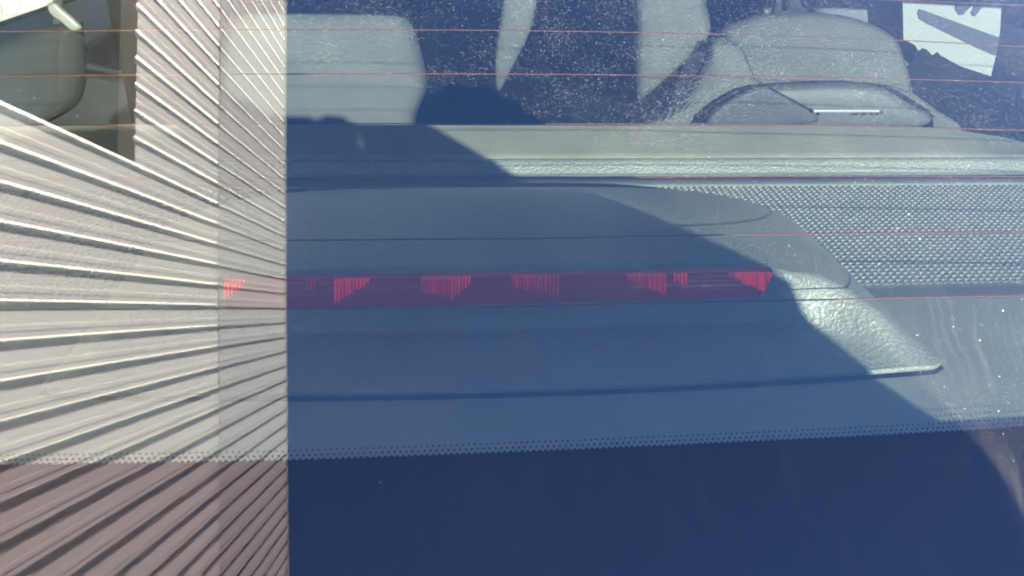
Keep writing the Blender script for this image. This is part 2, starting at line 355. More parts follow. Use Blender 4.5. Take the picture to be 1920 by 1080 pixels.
INN = -0.0046; FRI = -0.0032
def ribbon(path, width, off, n=60):
    """flat printed strip on the inner face following (s,t) points"""
    ss = np.array([p[0] for p in path]); tt = np.array([p[1] for p in path])
    S = np.linspace(ss[0], ss[-1], n); Tt = np.interp(S, ss, tt)
    v = []; f = []
    for s, t in zip(S, Tt):
        v += [glass(s, t-width/2, off), glass(s, t+width/2, off), glass(s, t+width/2, off-0.0003), glass(s, t-width/2, off-0.0003)]
    for i in range(n-1):
        a = 4*i
        for q in range(4): f.append((a+q, a+(q+1) % 4, a+4+(q+1) % 4, a+4+q))
    return v, f
heat = [[(0,50),(270,48),(535,47),(950,48),(1330,55),(1640,65),(1900,78)], [(0,134),(535,130),(950,130),(1330,134),(1700,140),(1900,146)],
        [(0,227),(535,224),(1030,224),(1500,226),(1900,236)], [(0,328),(535,326),(1200,324),(1900,323)],
        [(0,447),(535,443),(1000,440),(1360,433),(1900,429)], [(0,574),(535,572),(1000,567),(1565,555),(1900,548)]]
for hl in heat:
    st = [on_glass(*p) for p in hl]
    st = [(-0.93, st[0][1])] + st + [(0.93, st[-1][1])]
    v, f = ribbon(st, 0.00092, INN, 90); mesh_obj('heater_line', v, f, m_heat, pane)
v, f = ribbon([(-0.93, 0.400), (0.93, 0.400)], 0.00092, INN, 60); mesh_obj('heater_line', v, f, m_heat, pane)

# --- black ceramic border and its rows of dots
fe = [on_glass(*p) for p in [(0,868),(270,865),(540,860),(800,851),(1080,840),(1300,830),(1560,818),(1820,804),(1918,797)]]
fe_s = np.array([-1.02]+[p[0] for p in fe]+[1.02]); fe_t = np.array([fe[0][1]+0.004]+[p[1] for p in fe]+[fe[-1][1]+0.012])
def frit_t(s): return float(np.interp(s, fe_s, fe_t))
v = []; f = []
nS = 260
for i in range(nS):
    s = -0.995+1.99*i/(nS-1)
    v += [glass(s, T0+0.002, FRI), glass(s, (T0+frit_t(s))/2, FRI), glass(s, frit_t(s), FRI), glass(s, frit_t(s), FRI-0.0004), glass(s, (T0+frit_t(s))/2, FRI-0.0004), glass(s, T0+0.002, FRI-0.0004)]
for i in range(nS-1):
    a = 6*i
    for q in range(6): f.append((a+q, a+6+q, a+6+(q+1) % 6, a+(q+1) % 6))
mesh_obj('black_border', v, f, m_frit, pane)
v = []; f = []
pd = 0.0034
rows = [(0.0001, 0.00105, 0.0), (0.0029, 0.00064, 0.5), (0.0057, 0.00052, 0.0)]
for dt_, rad, ph in rows:
    for i in range(-240, 241):
        s = (i+ph)*pd
        if abs(s) > 0.80: continue
        c0 = len(v)
        for a in range(8): v.append(glass(s+rad*math.cos(a*math.pi/4), frit_t(s)+dt_+rad*math.sin(a*math.pi/4), FRI-0.0001))
        f.append(tuple(range(c0, c0+8)))
mesh_obj('dot_fringe', v, f, m_frit, pane, kind='stuff')
# top and side borders of the pane
v = []; f = []
pts = [(-1, t) for t in np.linspace(T0, T1, 14)]
for sgn in (-1, 1):
    b0 = len(v)
    for t in np.linspace(T0+0.004, T1-0.004, 20):
        s1 = win_s(t)-0.003; s0 = s1-0.035
        v += [glass(sgn*s0, t, INN-0.0005), glass(sgn*s1, t, INN-0.0005)]
    for i in range(19): f.append((b0+2*i, b0+2*i+1, b0+2*i+3, b0+2*i+2))
b0 = len(v)
for s in np.linspace(-0.90, 0.90, 30): v += [glass(s, T1-0.03, INN-0.0005), glass(s, T1-0.004, INN-0.0005)]
for i in range(29): f.append((b0+2*i, b0+2*i+1, b0+2*i+3, b0+2*i+2))
mesh_obj('black_border', v, f, m_frit, pane)

# --- dust lying on the outside of the pane: hair-thin fibres and grains
def dust():
    v = []; f = []; mi = []
    CL = rng.random((64, 64))
    def density(s, t):
        d = 0.10+0.90*np.clip((t-0.16)/0.10, 0, 1)
        d *= 0.30+0.70*np.clip((s+0.20)/0.12, 0, 1)
        gx, gy = (s+0.6)*34, (t+0.2)*46; ix, iy = int(gx), int(gy); fx, fy = gx-ix, gy-iy
        c = (CL[ix % 64, iy % 64]*(1-fx)+CL[(ix+1) % 64, iy % 64]*fx)*(1-fy)+(CL[ix % 64, (iy+1) % 64]*(1-fx)+CL[(ix+1) % 64, (iy+1) % 64]*fx)*fy
        return d*min(1.0, 0.12+1.25*c*c+0.25*math.sin(s*11+t*9)*math.sin(t*17-s*7))
    made = 0
    while made < 32000:
        s = rng.uniform(-0.5, 0.52); t = rng.uniform(0.0, 0.40)
        if rng.random() > density(s, t): continue
        made += 1
        L = rng.lognormal(math.log(0.0015), 0.45); L = min(L, 0.005)
        wd = rng.uniform(0.00018, 0.00034)
        ang = rng.uniform(0, math.pi); k = rng.normal(0, 260)
        n = 4; pts = []; x, y = s, t
        for i in range(n):
            pts.append((x, y, ang)); x += math.cos(ang)*L/(n-1); y += math.sin(ang)*L/(n-1); ang += k*L/(n-1)
        b0 = len(v)
        for i, (x, y, a) in enumerate(pts):
            ww = wd*(0.4 if i in (0, n-1) else 1)
            v.append(glass(x-math.sin(a)*ww/2, y+math.cos(a)*ww/2, 0.0003)); v.append(glass(x+math.sin(a)*ww/2, y-math.cos(a)*ww/2, 0.0003))
        cls = 1 if rng.random() < 0.16 else 0
        for i in range(n-1): f.append((b0+2*i, b0+2*i+1, b0+2*i+3, b0+2*i+2)); mi.append(cls)
    made = 0
    while made < 6500:
        s = rng.uniform(-0.5, 0.52); t = rng.uniform(-0.11, 0.40)
        if rng.random() > density(s, t)+0.09: continue
        made += 1; crumb = t < 0.17 and rng.random() < 0.16
        rad = min(rng.lognormal(math.log(0.00017), 0.45), 0.0007) if not crumb else rng.uniform(0.0003, 0.0009)
        a0 = rng.uniform(0, 6.28); b0 = len(v); asp = rng.uniform(0.5, 1); m = 6
        for q in range(m):
            a = a0+q*2*math.pi/m; r = rad*rng.uniform(0.6, 1.1)
            v.append(glass(s+r*math.cos(a), t+asp*r*math.sin(a), 0.00035))
        f.append(tuple(range(b0, b0+m))); mi.append(3 if crumb else 2 if rad > 0.00016 else 1)
    return v, f, mi
v, f, mi = dust()
mesh_obj('dust', v, f, None, pane, smooth=False, kind='stuff', mats=[m_fib, m_fib2, m_spk, m_spk2], midx=mi)

# --- parcel shelf: one profile run across the car
zA, zM = -0.010, -0.017
vS1 = on_z(1780, 556, zA)[1]; vS0 = on_z(1780, 532, zM)[1]
vG1 = on_z(1500, 349, zM)[1]
vL0 = on_z(1500, 326, -0.016)[1]
def z_at(px, py, y): return on_y(px, py, y)[2]
vL1 = vL0+0.010; zL1 = z_at(1500, 301, vL1)
def sweep(name, prof, x0, x1, m, parent, nx=40, under=-0.03):
    n = len(prof); v = []; f = []
    for i in range(nx):
        x = x0+(x1-x0)*i/(nx-1)
        for (y, z) in prof: v.append((x, y, z))
        for (y, z) in prof: v.append((x, y, z+under))
    for i in range(nx-1):
        a = i*2*n; b = a+2*n
        for j in range(n-1): f.append((a+j, b+j, b+j+1, a+j+1)); f.append((a+n+j+1, b+n+j+1, b+n+j, a+n+j))
        f.append((a, a+n, b+n, b)); f.append((a+n-1, b+n-1, b+2*n-1, a+2*n-1))
    return mesh_obj(name, v, f, m, parent)
def smooth_prof(pts, r=0.004, n=4):
    out = [pts[0]]
    for a, b, c in zip(pts, pts[1:], pts[2:]):
        A, B, Cc = map(np.array, (a, b, c))
        la, lc = np.linalg.norm(A-B), np.linalg.norm(Cc-B); q = min(r, la*0.45, lc*0.45)
        p0, p1 = B+(A-B)/la*q, B+(Cc-B)/lc*q
        for k in range(n+1):
            u = k/n; out.append(tuple((1-u)**2*p0+2*u*(1-u)*B+u*u*p1))
    out.append(pts[-1]); return out
shelf = sweep('parcel_shelf', smooth_prof([(-0.10, -0.075), (-0.02, -0.028), (0.004, zA), (vS1, zA), (vS0, zM-0.002), (vG1+0.001, zM-0.002), (vG1+0.004, -0.0160), (vL0, -0.0160)], 0.006), -1.06, 1.06, m_shelf, car)
# padded strip at the front edge, facing the window
strip = sweep('padded_strip', smooth_prof([(vL0-0.004, -0.0158), (vL0+0.0005, -0.0155), (vL1, zL1), (vL1+0.006, zL1+0.0015), (vL1+0.010, zL1-0.006)], 0.006, 6), -1.06, 1.06, m_mount, car)
vP0 = vL1+0.0105; 
zE = 0.014; vP1 = on_z(928, 231.5, zE)[1]
panel = sweep('seat_top', smooth_prof([(vP0, zL1-0.006), (vP0+0.006, zL1+0.001), (vP1-0.004, zE), (vP1, zE-0.003), (vP1+0.004, zE-0.05)], 0.004, 5), -1.06, 1.06, m_panel, car)

for vx in panel.data.vertices:
    e = max(0.0, abs(vx.co.x)-0.47); vx.co.z -= 0.55*e*e*min(1.0, max(0.0, (vx.co.y-vP0)/0.05))
# --- perforated speaker cloth: every dimple is geometry
def grille():
    px_, py_ = 0.0068, 0.0063
    x0, x1, y0, y1 = -0.80, 0.80, vS0+0.002, vG1
    nx = int((x1-x0)/px_); ny = int((y1-y0)/py_)
    py_ = (y1-y0)/ny
    v = []; f = []; mi = []
    oct_ = [(math.cos(a*math.pi/4+math.pi/8), math.sin(a*math.pi/4+math.pi/8)) for a in range(8)]
    for i in range(nx):
        for j in range(ny):
            cx = x0+(i+0.5)*px_; cyy = y0+(j+0.5)*py_
            jx, jy = rng.normal(0, 0.00018, 2); sc = rng.uniform(0.9, 1.1)
            b = len(v)
            hx, hy = px_/2, py_/2
            for dx, dy in ((hx, hy), (-hx, hy), (-hx, -hy), (hx, -hy)): v.append((cx+dx, cyy+dy, zM))
            for a, c in oct_: v.append((cx+jx+a*0.0029*sc, cyy+jy+c*0.0024*sc, zM+0.0003))
            for a, c in oct_: v.append((cx+jx+a*0.0024*sc, cyy+jy+c*0.0017*sc, zM-0.0022))
            o, w_ = b+4, b+12
            f += [(b, o+1, o), (b, b+1, o+2, o+1), (b+1, o+3, o+2), (b+1, b+2, o+4, o+3), (b+2, o+5, o+4), (b+2, b+3, o+6, o+5), (b+3, o+7, o+6), (b+3, b, o, o+7)]
            mi += [0]*8
            for q in range(8): f.append((o+q, o+(q+1) % 8, w_+(q+1) % 8, w_+q)); mi.append(0)
            f.append(tuple(range(w_, w_+8))); mi.append(1)
    return v, f, mi
v, f, mi = grille()
mesh_obj('speaker_cloth', v, f, None, shelf, smooth=False, kind='stuff', mats=[m_grille, m_hole], midx=mi)

# --- brake light housing: moulded dome with a niche
OUTP = [(928,353),(1100,352),(1270,357),(1360,366),(1450,389),(1533,425),(1611,478),(1667,530),(1712,590),(1745,640),(1763,672)]
oz = [on_z(px, py, -0.012) for px, py in OUTP]
oa = np.array([0.0]+[p[0]-0.004 for p in oz[1:]]); ov = np.array([oz[0][1]]+[p[1] for p in oz[1:]])
AMAX = oa[-1]+0.0015
VB0 = on_z(928, 732, -0.006)[1]; VB1 = on_z(1740, 693, -0.0075)[1]
_da = np.linspace(0, AMAX, 600); _dv = np.interp(_da, oa, ov)
_pad = np.concatenate([_dv[60:0:-1], _dv, 2*_dv[-1]-_dv[-2:-62:-1]]); _dv = np.convolve(_pad, np.hanning(63)/np.hanning(63).sum(), 'same')[60:-60]
def v_front(a): return float(np.interp(a, _da, _dv))
def a_out(v): return float(np.interp(v, _dv[::-1], _da[::-1]))
def v_bot(a): 
    q = np.clip((a-(AMAX-0.016))/0.016, 0, 1); return VB0+(VB1-VB0)*(a/0.28)**2+0.016*(1-math.sqrt(max(0, 1-q*q)))
VN = 0.121; HD = 0.050
def v_niche(a):
    if a < 0.198: return VN
    q = (a-0.198)/(0.262-0.198); return VN-0.078*q**1.9
def sstep(x): x = np.clip(x, 0, 1); return x*x*(3-2*x)
def mount_z(a, v):
    vf, vb = v_front(a), v_bot(a)
    base = -0.0135
    q = np.clip((v-VN)/(v_front(0)-VN), 0, 1)
    side = 1-np.clip(a/max(a_out(v), 1e-4), 0, 1)**4.6
    dome = base+(HD-base)*(1-q**2.4)*side
    ledge = min(-0.006+0.17*(v-vb), 0.0150)
    if a < 0.196: d = v-VN; wid = 0.0035
    else:
        e = math.hypot((a-0.196)/0.060, max(v-vb, 0)/(VN-vb)); d = (e-1)*0.062
        wid = 0.0035+0.019*sstep((a-0.196)/0.035)
    k = sstep((d+wid*0.35)/(wid*1.35))
    k *= sstep((v-vb+0.004)/0.045) if a > 0.19 else 1
    z = ledge+(max(dome, base)-ledge)*k
    # round down to the shelf along the front arc and the ends
    e = np.clip((vf-v)/0.003, 0, 1)
    z = base+(z-base)*math.sqrt(max(0, 1-(1-e)**2))
    e = np.clip((AMAX-a)/0.006, 0, 1)
    return base+(z-base)*math.sqrt(max(0, 1-(1-e)**2))
na, nb = 181, 121
V = []; 
for i in range(na):
    u = 2*i/(na-1)-1; a = abs(u)*AMAX
    a_ = min(a, AMAX-1e-4)
    vb, vf = v_bot(a_), v_front(a_)
    if vf < vb+0.002: vf = vb+0.002
    # denser rows round the niche edge
    for j in range(nb):
        q = j/(nb-1); vn = np.clip(v_niche(a_), vb, vf)
        kn = (vn-vb)/(vf-vb) if vf > vb else 0
        vv = vb+(vf-vb)*q
        V.append((math.copysign(a, u), vv, mount_z(a_, vv)))
F = grid_faces(na, nb)
k0 = len(V)
for i in range(na):
    x, y, z = V[i*nb]; V.append((x, y+0.002, -0.0108))
for i in range(na-1): F.append((i*nb, k0+i, k0+i+1, (i+1)*nb))
for i in (0, na-1):
    pass
mount = mesh_obj('brake_light_housing', V, F, m_mount, car, label='moulded grey dome on the shelf with a niche for the red lamp')
# dark strip painted as the shadow gap under the housing's rear lip
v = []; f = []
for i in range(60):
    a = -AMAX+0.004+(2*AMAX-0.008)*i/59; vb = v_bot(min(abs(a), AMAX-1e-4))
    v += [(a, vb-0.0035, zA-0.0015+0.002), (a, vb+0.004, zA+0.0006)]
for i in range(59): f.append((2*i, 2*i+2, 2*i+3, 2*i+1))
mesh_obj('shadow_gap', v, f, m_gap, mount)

# --- the brake lamp: red lens, prism fans with a painted glow, flutes
lamp = empty('brake_light', (0, 0, Z0)); lamp.parent = car; lamp['label'] = 'long red lamp with prism fans given a painted glow'
LV = VN-0.0045                         # plane of the lens face
def lamp_pt(px, py, y=LV): return on_y(px, py, y)
cs = [(-0.193, 0.0165), (0.183, 0.0165), (0.1915, 0.0445), (-0.199, 0.0445)]
c_tl, c_tr = lamp_pt(418, 527), lamp_pt(1449, 509); c_br, c_bl = lamp_pt(1424, 557), lamp_pt(425, 584)
def bil(u, w_):   # u along, w up
    lo_ = c_bl+(c_br-c_bl)*u; hi_ = c_tl+(c_tr-c_tl)*u; return lo_+(hi_-lo_)*w_
v = []; f = []
for i in range(81):
    for j in range(13):
        p = bil(i/80, j/12); p = p+np.array([0, -0.0012*math.sin(math.pi*j/12)+0.00025*(j % 2), 0]); v.append(p)
f = grid_faces(81, 13, 0, False)
k = len(v)
for i in range(81):
    for j in range(13): v.append(np.array(v[i*13+j])+np.array([0, 0.006, 0]))
f += grid_faces(81, 13, k, True)
ring = [i*13 for i in range(81)] + [80*13+j for j in range(1, 13)] + [i*13+12 for i in range(79, -1, -1)] + [j for j in range(11, 0, -1)]
for a, b in zip(ring, ring[1:]+ring[:1]): f.append((a, b, b+k, a+k))
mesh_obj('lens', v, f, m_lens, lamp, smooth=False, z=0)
def fan(tips, mtl, wpx=4.2):
    """row of vertical flutes; tips = (px_x, px_top, px_bottom)"""
    q = MB()
    for (x, yt, yb) in tips:
        a, b = lamp_pt(x-wpx/2, yt, LV-0.0022), lamp_pt(x+wpx/2, yt, LV-0.0022)
        c, d = lamp_pt(x+wpx/2-1.0, yb, LV-0.0022), lamp_pt(x-wpx/2+0.4, yb, LV-0.0022)
        mt, mb_ = (a+b)/2+np.array([0, -0.0009, 0]), (c+d)/2+np.array([0, -0.0009, 0])
        back = np.array([0, 0.0032, 0])
        q.add([a, b, c, d, mt, mb_, a+back, b+back, c+back, d+back],
              [(0, 3, 5, 4), (4, 5, 2, 1), (0, 4, 1, 7, 6), (3, 9, 8, 2, 5), (0, 6, 9, 3), (1, 2, 8, 7)])
    o = mesh_obj('prism_fan', q.v, q.f, None, lamp, smooth=False, z=0, mats=[mtl, m_mid, m_refl2])
    n = len(tips)
    for i in range(n):
        r = random.random(); far = i/max(1, n-1)
        k = 0 if r < 0.62 else (1 if r < 0.9 else 2)
        for p in o.data.polygons[6*i:6*i+6]: p.material_index = k
    return o
def topy(x): return 527+(509-527)*(x-418)/(1449-418)+3
def tri(x0, x1, bot0, bot1, step=6.2):
    out = []; n = max(2, int(abs(x1-x0)/step))
    for i in range(n+1):
        u = i/n; x = x0+(x1-x0)*u
        out.append((x, topy(x), bot0+(bot1-bot0)*u+random.uniform(-1.5, 1.5)))
    return out
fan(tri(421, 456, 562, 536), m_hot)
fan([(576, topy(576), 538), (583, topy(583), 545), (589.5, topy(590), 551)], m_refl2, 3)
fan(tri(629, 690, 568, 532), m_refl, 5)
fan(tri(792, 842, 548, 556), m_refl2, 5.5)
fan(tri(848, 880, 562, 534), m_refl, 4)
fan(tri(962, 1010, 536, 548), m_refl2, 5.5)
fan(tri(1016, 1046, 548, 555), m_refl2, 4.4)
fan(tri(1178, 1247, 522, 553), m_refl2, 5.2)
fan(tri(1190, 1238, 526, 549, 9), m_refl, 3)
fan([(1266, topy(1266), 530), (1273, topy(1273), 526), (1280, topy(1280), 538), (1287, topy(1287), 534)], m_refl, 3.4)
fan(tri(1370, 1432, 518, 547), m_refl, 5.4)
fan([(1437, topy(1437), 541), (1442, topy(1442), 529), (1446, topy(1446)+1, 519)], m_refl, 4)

# --- seats
def pillow(name, pts, Y, thick, m, parent=car, rings=9, back=0.6, tilt=0.0, p=2.2):
    """cushion whose outline stands at distance Y, bulging towards the window"""
    P = [on_y(px, py, Y) for px, py in pts]
    # resample smoothly (closed Catmull-Rom)
    out = []
    n = len(P)
    for i in range(n):
        a, b, c, d = P[i-1], P[i], P[(i+1) % n], P[(i+2) % n]
        for k in range(5):
            u = k/5; out.append(0.5*((2*b)+(-a+c)*u+(2*a-5*b+4*c-d)*u*u+(-a+3*b-3*c+d)*u**3))
    P = np.array(out); c = P.mean(0); n = len(P)
    zmin = P[:, 2].min()
    v = []; f = []
    for r in range(rings):
        q = 1-r/rings
        for pnt in P:
            pp = c+(pnt-c)*q; dp = thick*(1-q**p)**(1/p)
            v.append((pp[0], pp[1]-dp+tilt*(pp[2]-zmin), pp[2]))
    v.append((c[0], c[1]-thick+tilt*(c[2]-zmin), c[2])); top = len(v)-1
    for r in range(rings-1):
        for i in range(n): f.append((r*n+i, (r+1)*n+i, (r+1)*n+(i+1) % n, r*n+(i+1) % n))
    for i in range(n): f.append(((rings-1)*n+i, top, (rings-1)*n+(i+1) % n))
    k = len(v)
    for pnt in P:
        pp = c+(pnt-c)*0.8; v.append((pp[0], pp[1]+thick*back+tilt*(pp[2]-zmin), pp[2]))
    for i in range(n): f.append((i, (i+1) % n, k+(i+1) % n, k+i))
    f.append(tuple(k+i for i in range(n)))
    return mesh_obj(name, v, f, m, parent)
HR = [(1352,66),(1385,46),(1430,34),(1500,28),(1570,31),(1635,46),(1684,74),(1702,110),(1712,150),(1714,190),(1690,245),(1560,262),(1400,255),(1384,190),(1377,130)]
pillow('headrest', HR, 0.68, 0.025, m_seat, tilt=0.10).__setitem__('label', 'light woven headrest on the right with a lidded base')
pillow('headrest_skirt', [(1340,70),(1385,84),(1404,120),(1420,150),(1440,157),(1400,172),(1350,205),(1318,235),(1270,262),(1195,250),(1235,218),(1275,190),(1305,140),(1325,95)], 0.665, 0.022, m_skirt)
lid = pillow('anchor_lid', [(1432,159),(1500,154),(1580,153),(1650,160),(1695,184),(1744,214),(1735,232),(1650,242),(1530,246),(1420,244),(1335,238),(1345,215),(1385,182)], 0.636, 0.020, m_lid, rings=12, p=3.5)
pillow('headrest_skirt', [(1652,158),(1690,166),(1716,178),(1760,208),(1800,236),(1790,262),(1738,250),(1750,216),(1700,184)], 0.66, 0.02, m_skirt)
pillow('lid_flank_shade', [(1322,222),(1350,196),(1390,173),(1430,160),(1452,168),(1490,189),(1527,210),(1522,232),(1340,238)], 0.618, 0.006, m_dim, lid, p=5)  # darker pillow painting the soft shade on the lid's left side
# lid seams and groove, the pale slot and its small dark marks
def bead(pts, Y, rad, m, name, parent):
    P = [on_y(a, b, Y) for a, b in pts]; v = []; f = []
    R = []
    for a, b in zip(P, P[1:]):
        for k in range(6): R.append(a+(b-a)*k/6)
    R.append(P[-1]); n = len(R)
    for i, p in enumerate(R):
        d = R[min(i+1, n-1)]-R[max(i-1, 0)]; d = d/np.linalg.norm(d); s = np.cross(d, [0, 1, 0]); s /= np.linalg.norm(s)
        rr = rad*(0.35+0.65*math.sin(math.pi*min(max(i/(n-1), 0.04), 0.96)))
        for a in range(6): v.append(p+s*rr*math.cos(a*math.pi/3)+np.array([0, 1, 0])*rr*0.6*math.sin(a*math.pi/3))
    for i in range(n-1):
        for a in range(6): f.append((i*6+a, i*6+(a+1) % 6, i*6+6+(a+1) % 6, i*6+6+a))
    return mesh_obj(name, v, f, m, parent, z=0)
bead([(1316,216),(1350,190),(1390,168),(1430,157)], 0.628, 0.0026, m_gap, 'seam', lid)
bead([(1650,158),(1680,172),(1715,193),(1744,210)], 0.626, 0.0022, m_gap, 'seam', lid)
bead([(1430,157),(1500,153),(1580,152),(1650,158)], 0.632, 0.0009, m_gap, 'seam', lid)
bead([(1444,164),(1480,184),(1510,200),(1528,210)], 0.612, 0.0007, m_gap, 'seam', lid)
def plate(name, x0, x1, y0, y1, Y, dy, m, parent):
    a, b, c, d = on_y(x0, y1, Y), on_y(x1, y1, Y), on_y(x1, y0, Y), on_y(x0, y0, Y)
    bk = np.array([0, dy, 0]); q = MB(); q.add([a, b, c, d, a+bk, b+bk, c+bk, d+bk], [(0,1,2,3),(7,6,5,4),(0,4,5,1),(1,5,6,2),(2,6,7,3),(3,7,4,0)])
    return q.build(name, m, parent, z=0)
bevel(plate('slot_lip', 1525, 1650, 206.5, 211.5, 0.606, 0.012, m_slot, lid), 0.001)
plate('slot_recess', 1536, 1660, 211.5, 216, 0.611, 0.01, m_gap if False else m_lid, lid)
q = MB()
for x0, x1, y0, y1 in [(1598,1602,211.5,215.5),(1602,1606,213,215.5),(1608,1610,211.5,215.5),(1615,1626,211.8,213),(1617,1625,214,215.5),(1632,1634,211.5,215.5),(1635,1640,211.5,212.7),(1635,1640,214.2,215.5),(1643,1645,211.5,215.5),(1646,1654,212,214.5)]:
    a, b, c, d = on_y(x0, y1, 0.6095), on_y(x1, y1, 0.6095), on_y(x1, y0, 0.6095), on_y(x0, y0, 0.6095); bk = np.array([0, 0.001, 0])
    q.add([a, b, c, d, a+bk, b+bk, c+bk, d+bk], [(0,1,2,3),(7,6,5,4),(0,4,5,1),(1,5,6,2),(2,6,7,3),(3,7,4,0)])
q.build('slot_marks', m_gap, lid, z=0)

pillow('seat_shoulder', [(420,60),(450,14),(520,8),(640,9),(735,14),(768,40),(785,80),(796,125),(800,165),(782,215),(760,262),(600,270),(450,262),(415,160)], 1.02, 0.06, m_seat2, p=3.0).__setitem__('label', 'wide light grey seat top left of centre')
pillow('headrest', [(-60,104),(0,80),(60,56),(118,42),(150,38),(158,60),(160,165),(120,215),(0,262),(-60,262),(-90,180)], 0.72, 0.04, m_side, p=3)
pillow('pale_strip', [(950,-60),(985,-70),(1006,-20),(1004,20),(990,70),(962,125),(940,168),(930,172),(926,140),(930,80),(940,20)], 0.76, 0.006, m_lid, p=3)  # pale wedge cut to the shape of a sunlit patch
pillow('pale_seat_patch', [(1192,-80),(1300,-70),(1322,0),(1333,50),(1318,84),(1290,110),(1240,155),(1200,188),(1190,192),(1187,130),(1189,40)], 0.71, 0.015, m_lid, p=4).__setitem__('label', 'pale wedge shaped as a sunlit patch of a front seat beside the dark gap')
pillow('pale_seat_patch', [(1520,-40),(1700,-60),(1720,20),(1708,120),(1640,120),(1570,110),(1530,60)], 0.84, 0.02, m_pale, p=4)
pillow('front_seat_post', [(1432,-40),(1452,-40),(1450,10),(1438,32),(1428,34)], 0.85, 0.008, m_lid)
pillow('front_seat_post', [(1466,-40),(1478,-40),(1480,10),(1474,20),(1466,14)], 0.86, 0.006, m_lid)
pillow('front_seat_post', [(1500,-40),(1530,-40),(1528,8),(1512,16),(1500,6)], 0.87, 0.008, m_panel)
pillow('console_lid', [(822,-40),(900,-40),(897,4),(860,8),(822,5)], 0.95, 0.01, m_lid)
pillow('belt_guide', [(90,10),(102,3),(118,16),(153,48),(150,57),(138,57),(120,42),(98,26)], 0.62, 0.006, m_slot, p=4)
pillow('pale_strip', [(100,-40),(117,-40),(117,60),(112,140),(100,140),(101,60)], 0.80, 0.004, m_dim, p=4)
# dark backs and cushions of the seats in front
def cushion(name, a, b, m, r=0.05):
    q = MB(); q.box(a, b); return bevel(q.build(name, m, car, smooth=True), r, 4)
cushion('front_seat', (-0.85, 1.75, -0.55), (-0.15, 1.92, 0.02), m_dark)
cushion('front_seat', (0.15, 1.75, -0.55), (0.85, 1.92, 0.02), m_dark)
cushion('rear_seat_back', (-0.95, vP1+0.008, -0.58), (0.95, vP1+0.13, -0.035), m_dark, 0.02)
cushion('dashboard', (-1.0, 3.2, -0.5), (1.0, 3.7, -0.12), m_dark)

# --- shell of the car: roof, sides with window openings, floor
def shell(name, a, b, m, r=0.0, **k):
    q = MB(); q.box(a, b); o = q.build(name, m, car, **k); return bevel(o, r) if r else o
top = glass(0, T1)
ZR = top[2]+0.01; YR = top[1]
RF = MB(); RF.box((-0.96, YR-0.01, ZR), (0.96, 2.95, ZR+0.025)); bevel(RF.build('roof', m_paint, car), 0.008)
q = MB(); q.box((-0.96, YR+0.004, ZR-0.02), (0.96, 2.94, ZR-0.004)); q.build('headliner', m_head, car)
WL1, WL2 = on_x(0, 45, -1.08), on_x(130, 0, -1.08)
def side(sg):
    """body side as one plate with the door windows cut out: lower panel, pillars, sills"""
    x0, x1 = sg*1.08, sg*1.14
    lo_, hi_ = min(x0, x1), max(x0, x1)
    sl_ = (WL2[2]-WL1[2])/(WL2[1]-WL1[1])
    yA = WL1[1]-0.22; lift = 0.0 if sg < 0 else 0.14; zAA = WL1[2]+sl_*(yA-WL1[1])+lift; yB = WL2[1]+0.40; zB = WL1[2]+sl_*(yB-WL1[1])+lift
    q = MB()
    def poly(pts):
        n = len(pts); v = [(lo_, y, z) for y, z in pts]+[(hi_, y, z) for y, z in pts]
        q.add(v, [tuple(range(n)), tuple(range(2*n-1, n-1, -1))]+[(i, n+i, n+(i+1) % n, (i+1) % n) for i in range(n)])
    poly([(-0.45, -0.72), (4.2, -0.72), (4.2, -0.22), (yB, zB), (WL2[1], WL2[2]+lift), (WL1[1], WL1[2]+lift), (yA, zAA), (0.0, zAA-0.03), (-0.45, -0.10)])
    q.build('body_side', m_paint, car)
    q = MB()
    poly([(-0.15, -0.06), (yA-0.002, zAA+0.001), (yA+0.10, zAA+0.10), (yA+0.16, ZR), (YR-0.02, ZR), ])
    q.build('rear_pillar', m_head if sg < 0 else m_lining, car)
    q = MB(); poly([(2.62, -0.2), (2.72, -0.2), (2.68, ZR), (2.58, ZR)]); q.build('door_pillar', m_black, car)
    q = MB(); poly([(3.5, -0.2), (3.6, -0.2), (3.0, ZR), (2.9, ZR)]); q.build('windscreen_pillar', m_black, car)
    q = MB(); q.box((lo_, YR, ZR+0.0005), (hi_, 3.0, ZR+0.02)); q.build('roof_rail', m_paint, car)
    q = MB(); q.box((min(sg*0.96, sg*1.08), YR, ZR-0.001), (max(sg*0.96, sg*1.08), 3.0, ZR+0.018)); q.build('roof_edge', m_paint, car)
    # black rubber along the window's lower edge
    q = MB(); xx0, xx1 = sorted((sg*1.072, sg*1.0785))
    for (ya, za), (yb, zb) in (((yA, zAA), (WL1[1], WL1[2]+lift)), ((WL1[1], WL1[2]+lift), (WL2[1], WL2[2]+lift)), ((WL2[1], WL2[2]+lift), (yB, zB))):
        q.add([(xx0, ya, za-0.004), (xx0, yb, zb-0.004), (xx0, yb, zb+0.006), (xx0, ya, za+0.006), (xx1, ya, za-0.004), (xx1, yb, zb-0.004), (xx1, yb, zb+0.006), (xx1, ya, za+0.006)],
              [(0,1,2,3),(7,6,5,4),(0,4,5,1),(1,5,6,2),(2,6,7,3),(3,7,4,0)])
    q.build('window_seal', m_black, car)
    q = MB(); xg0, xg1 = sorted((sg*1.102, sg*1.106)); q.box((xg0, yA+0.03, min(zAA, zB)-0.05), (xg1, 3.0, ZR-0.001)); q.build('side_window', m_side_glass, car)
    q = MB(); xg0, xg1 = sorted((sg*1.04, sg*1.078)); q.box((xg0, -0.2, -0.7), (xg1, 3.4, -0.30)); q.build('door_lining', m_lining, car)
side(-1); side(1)
shell('floor_pan', (-1.08, -0.45, -0.74), (1.08, 4.2, -0.70), m_dark)
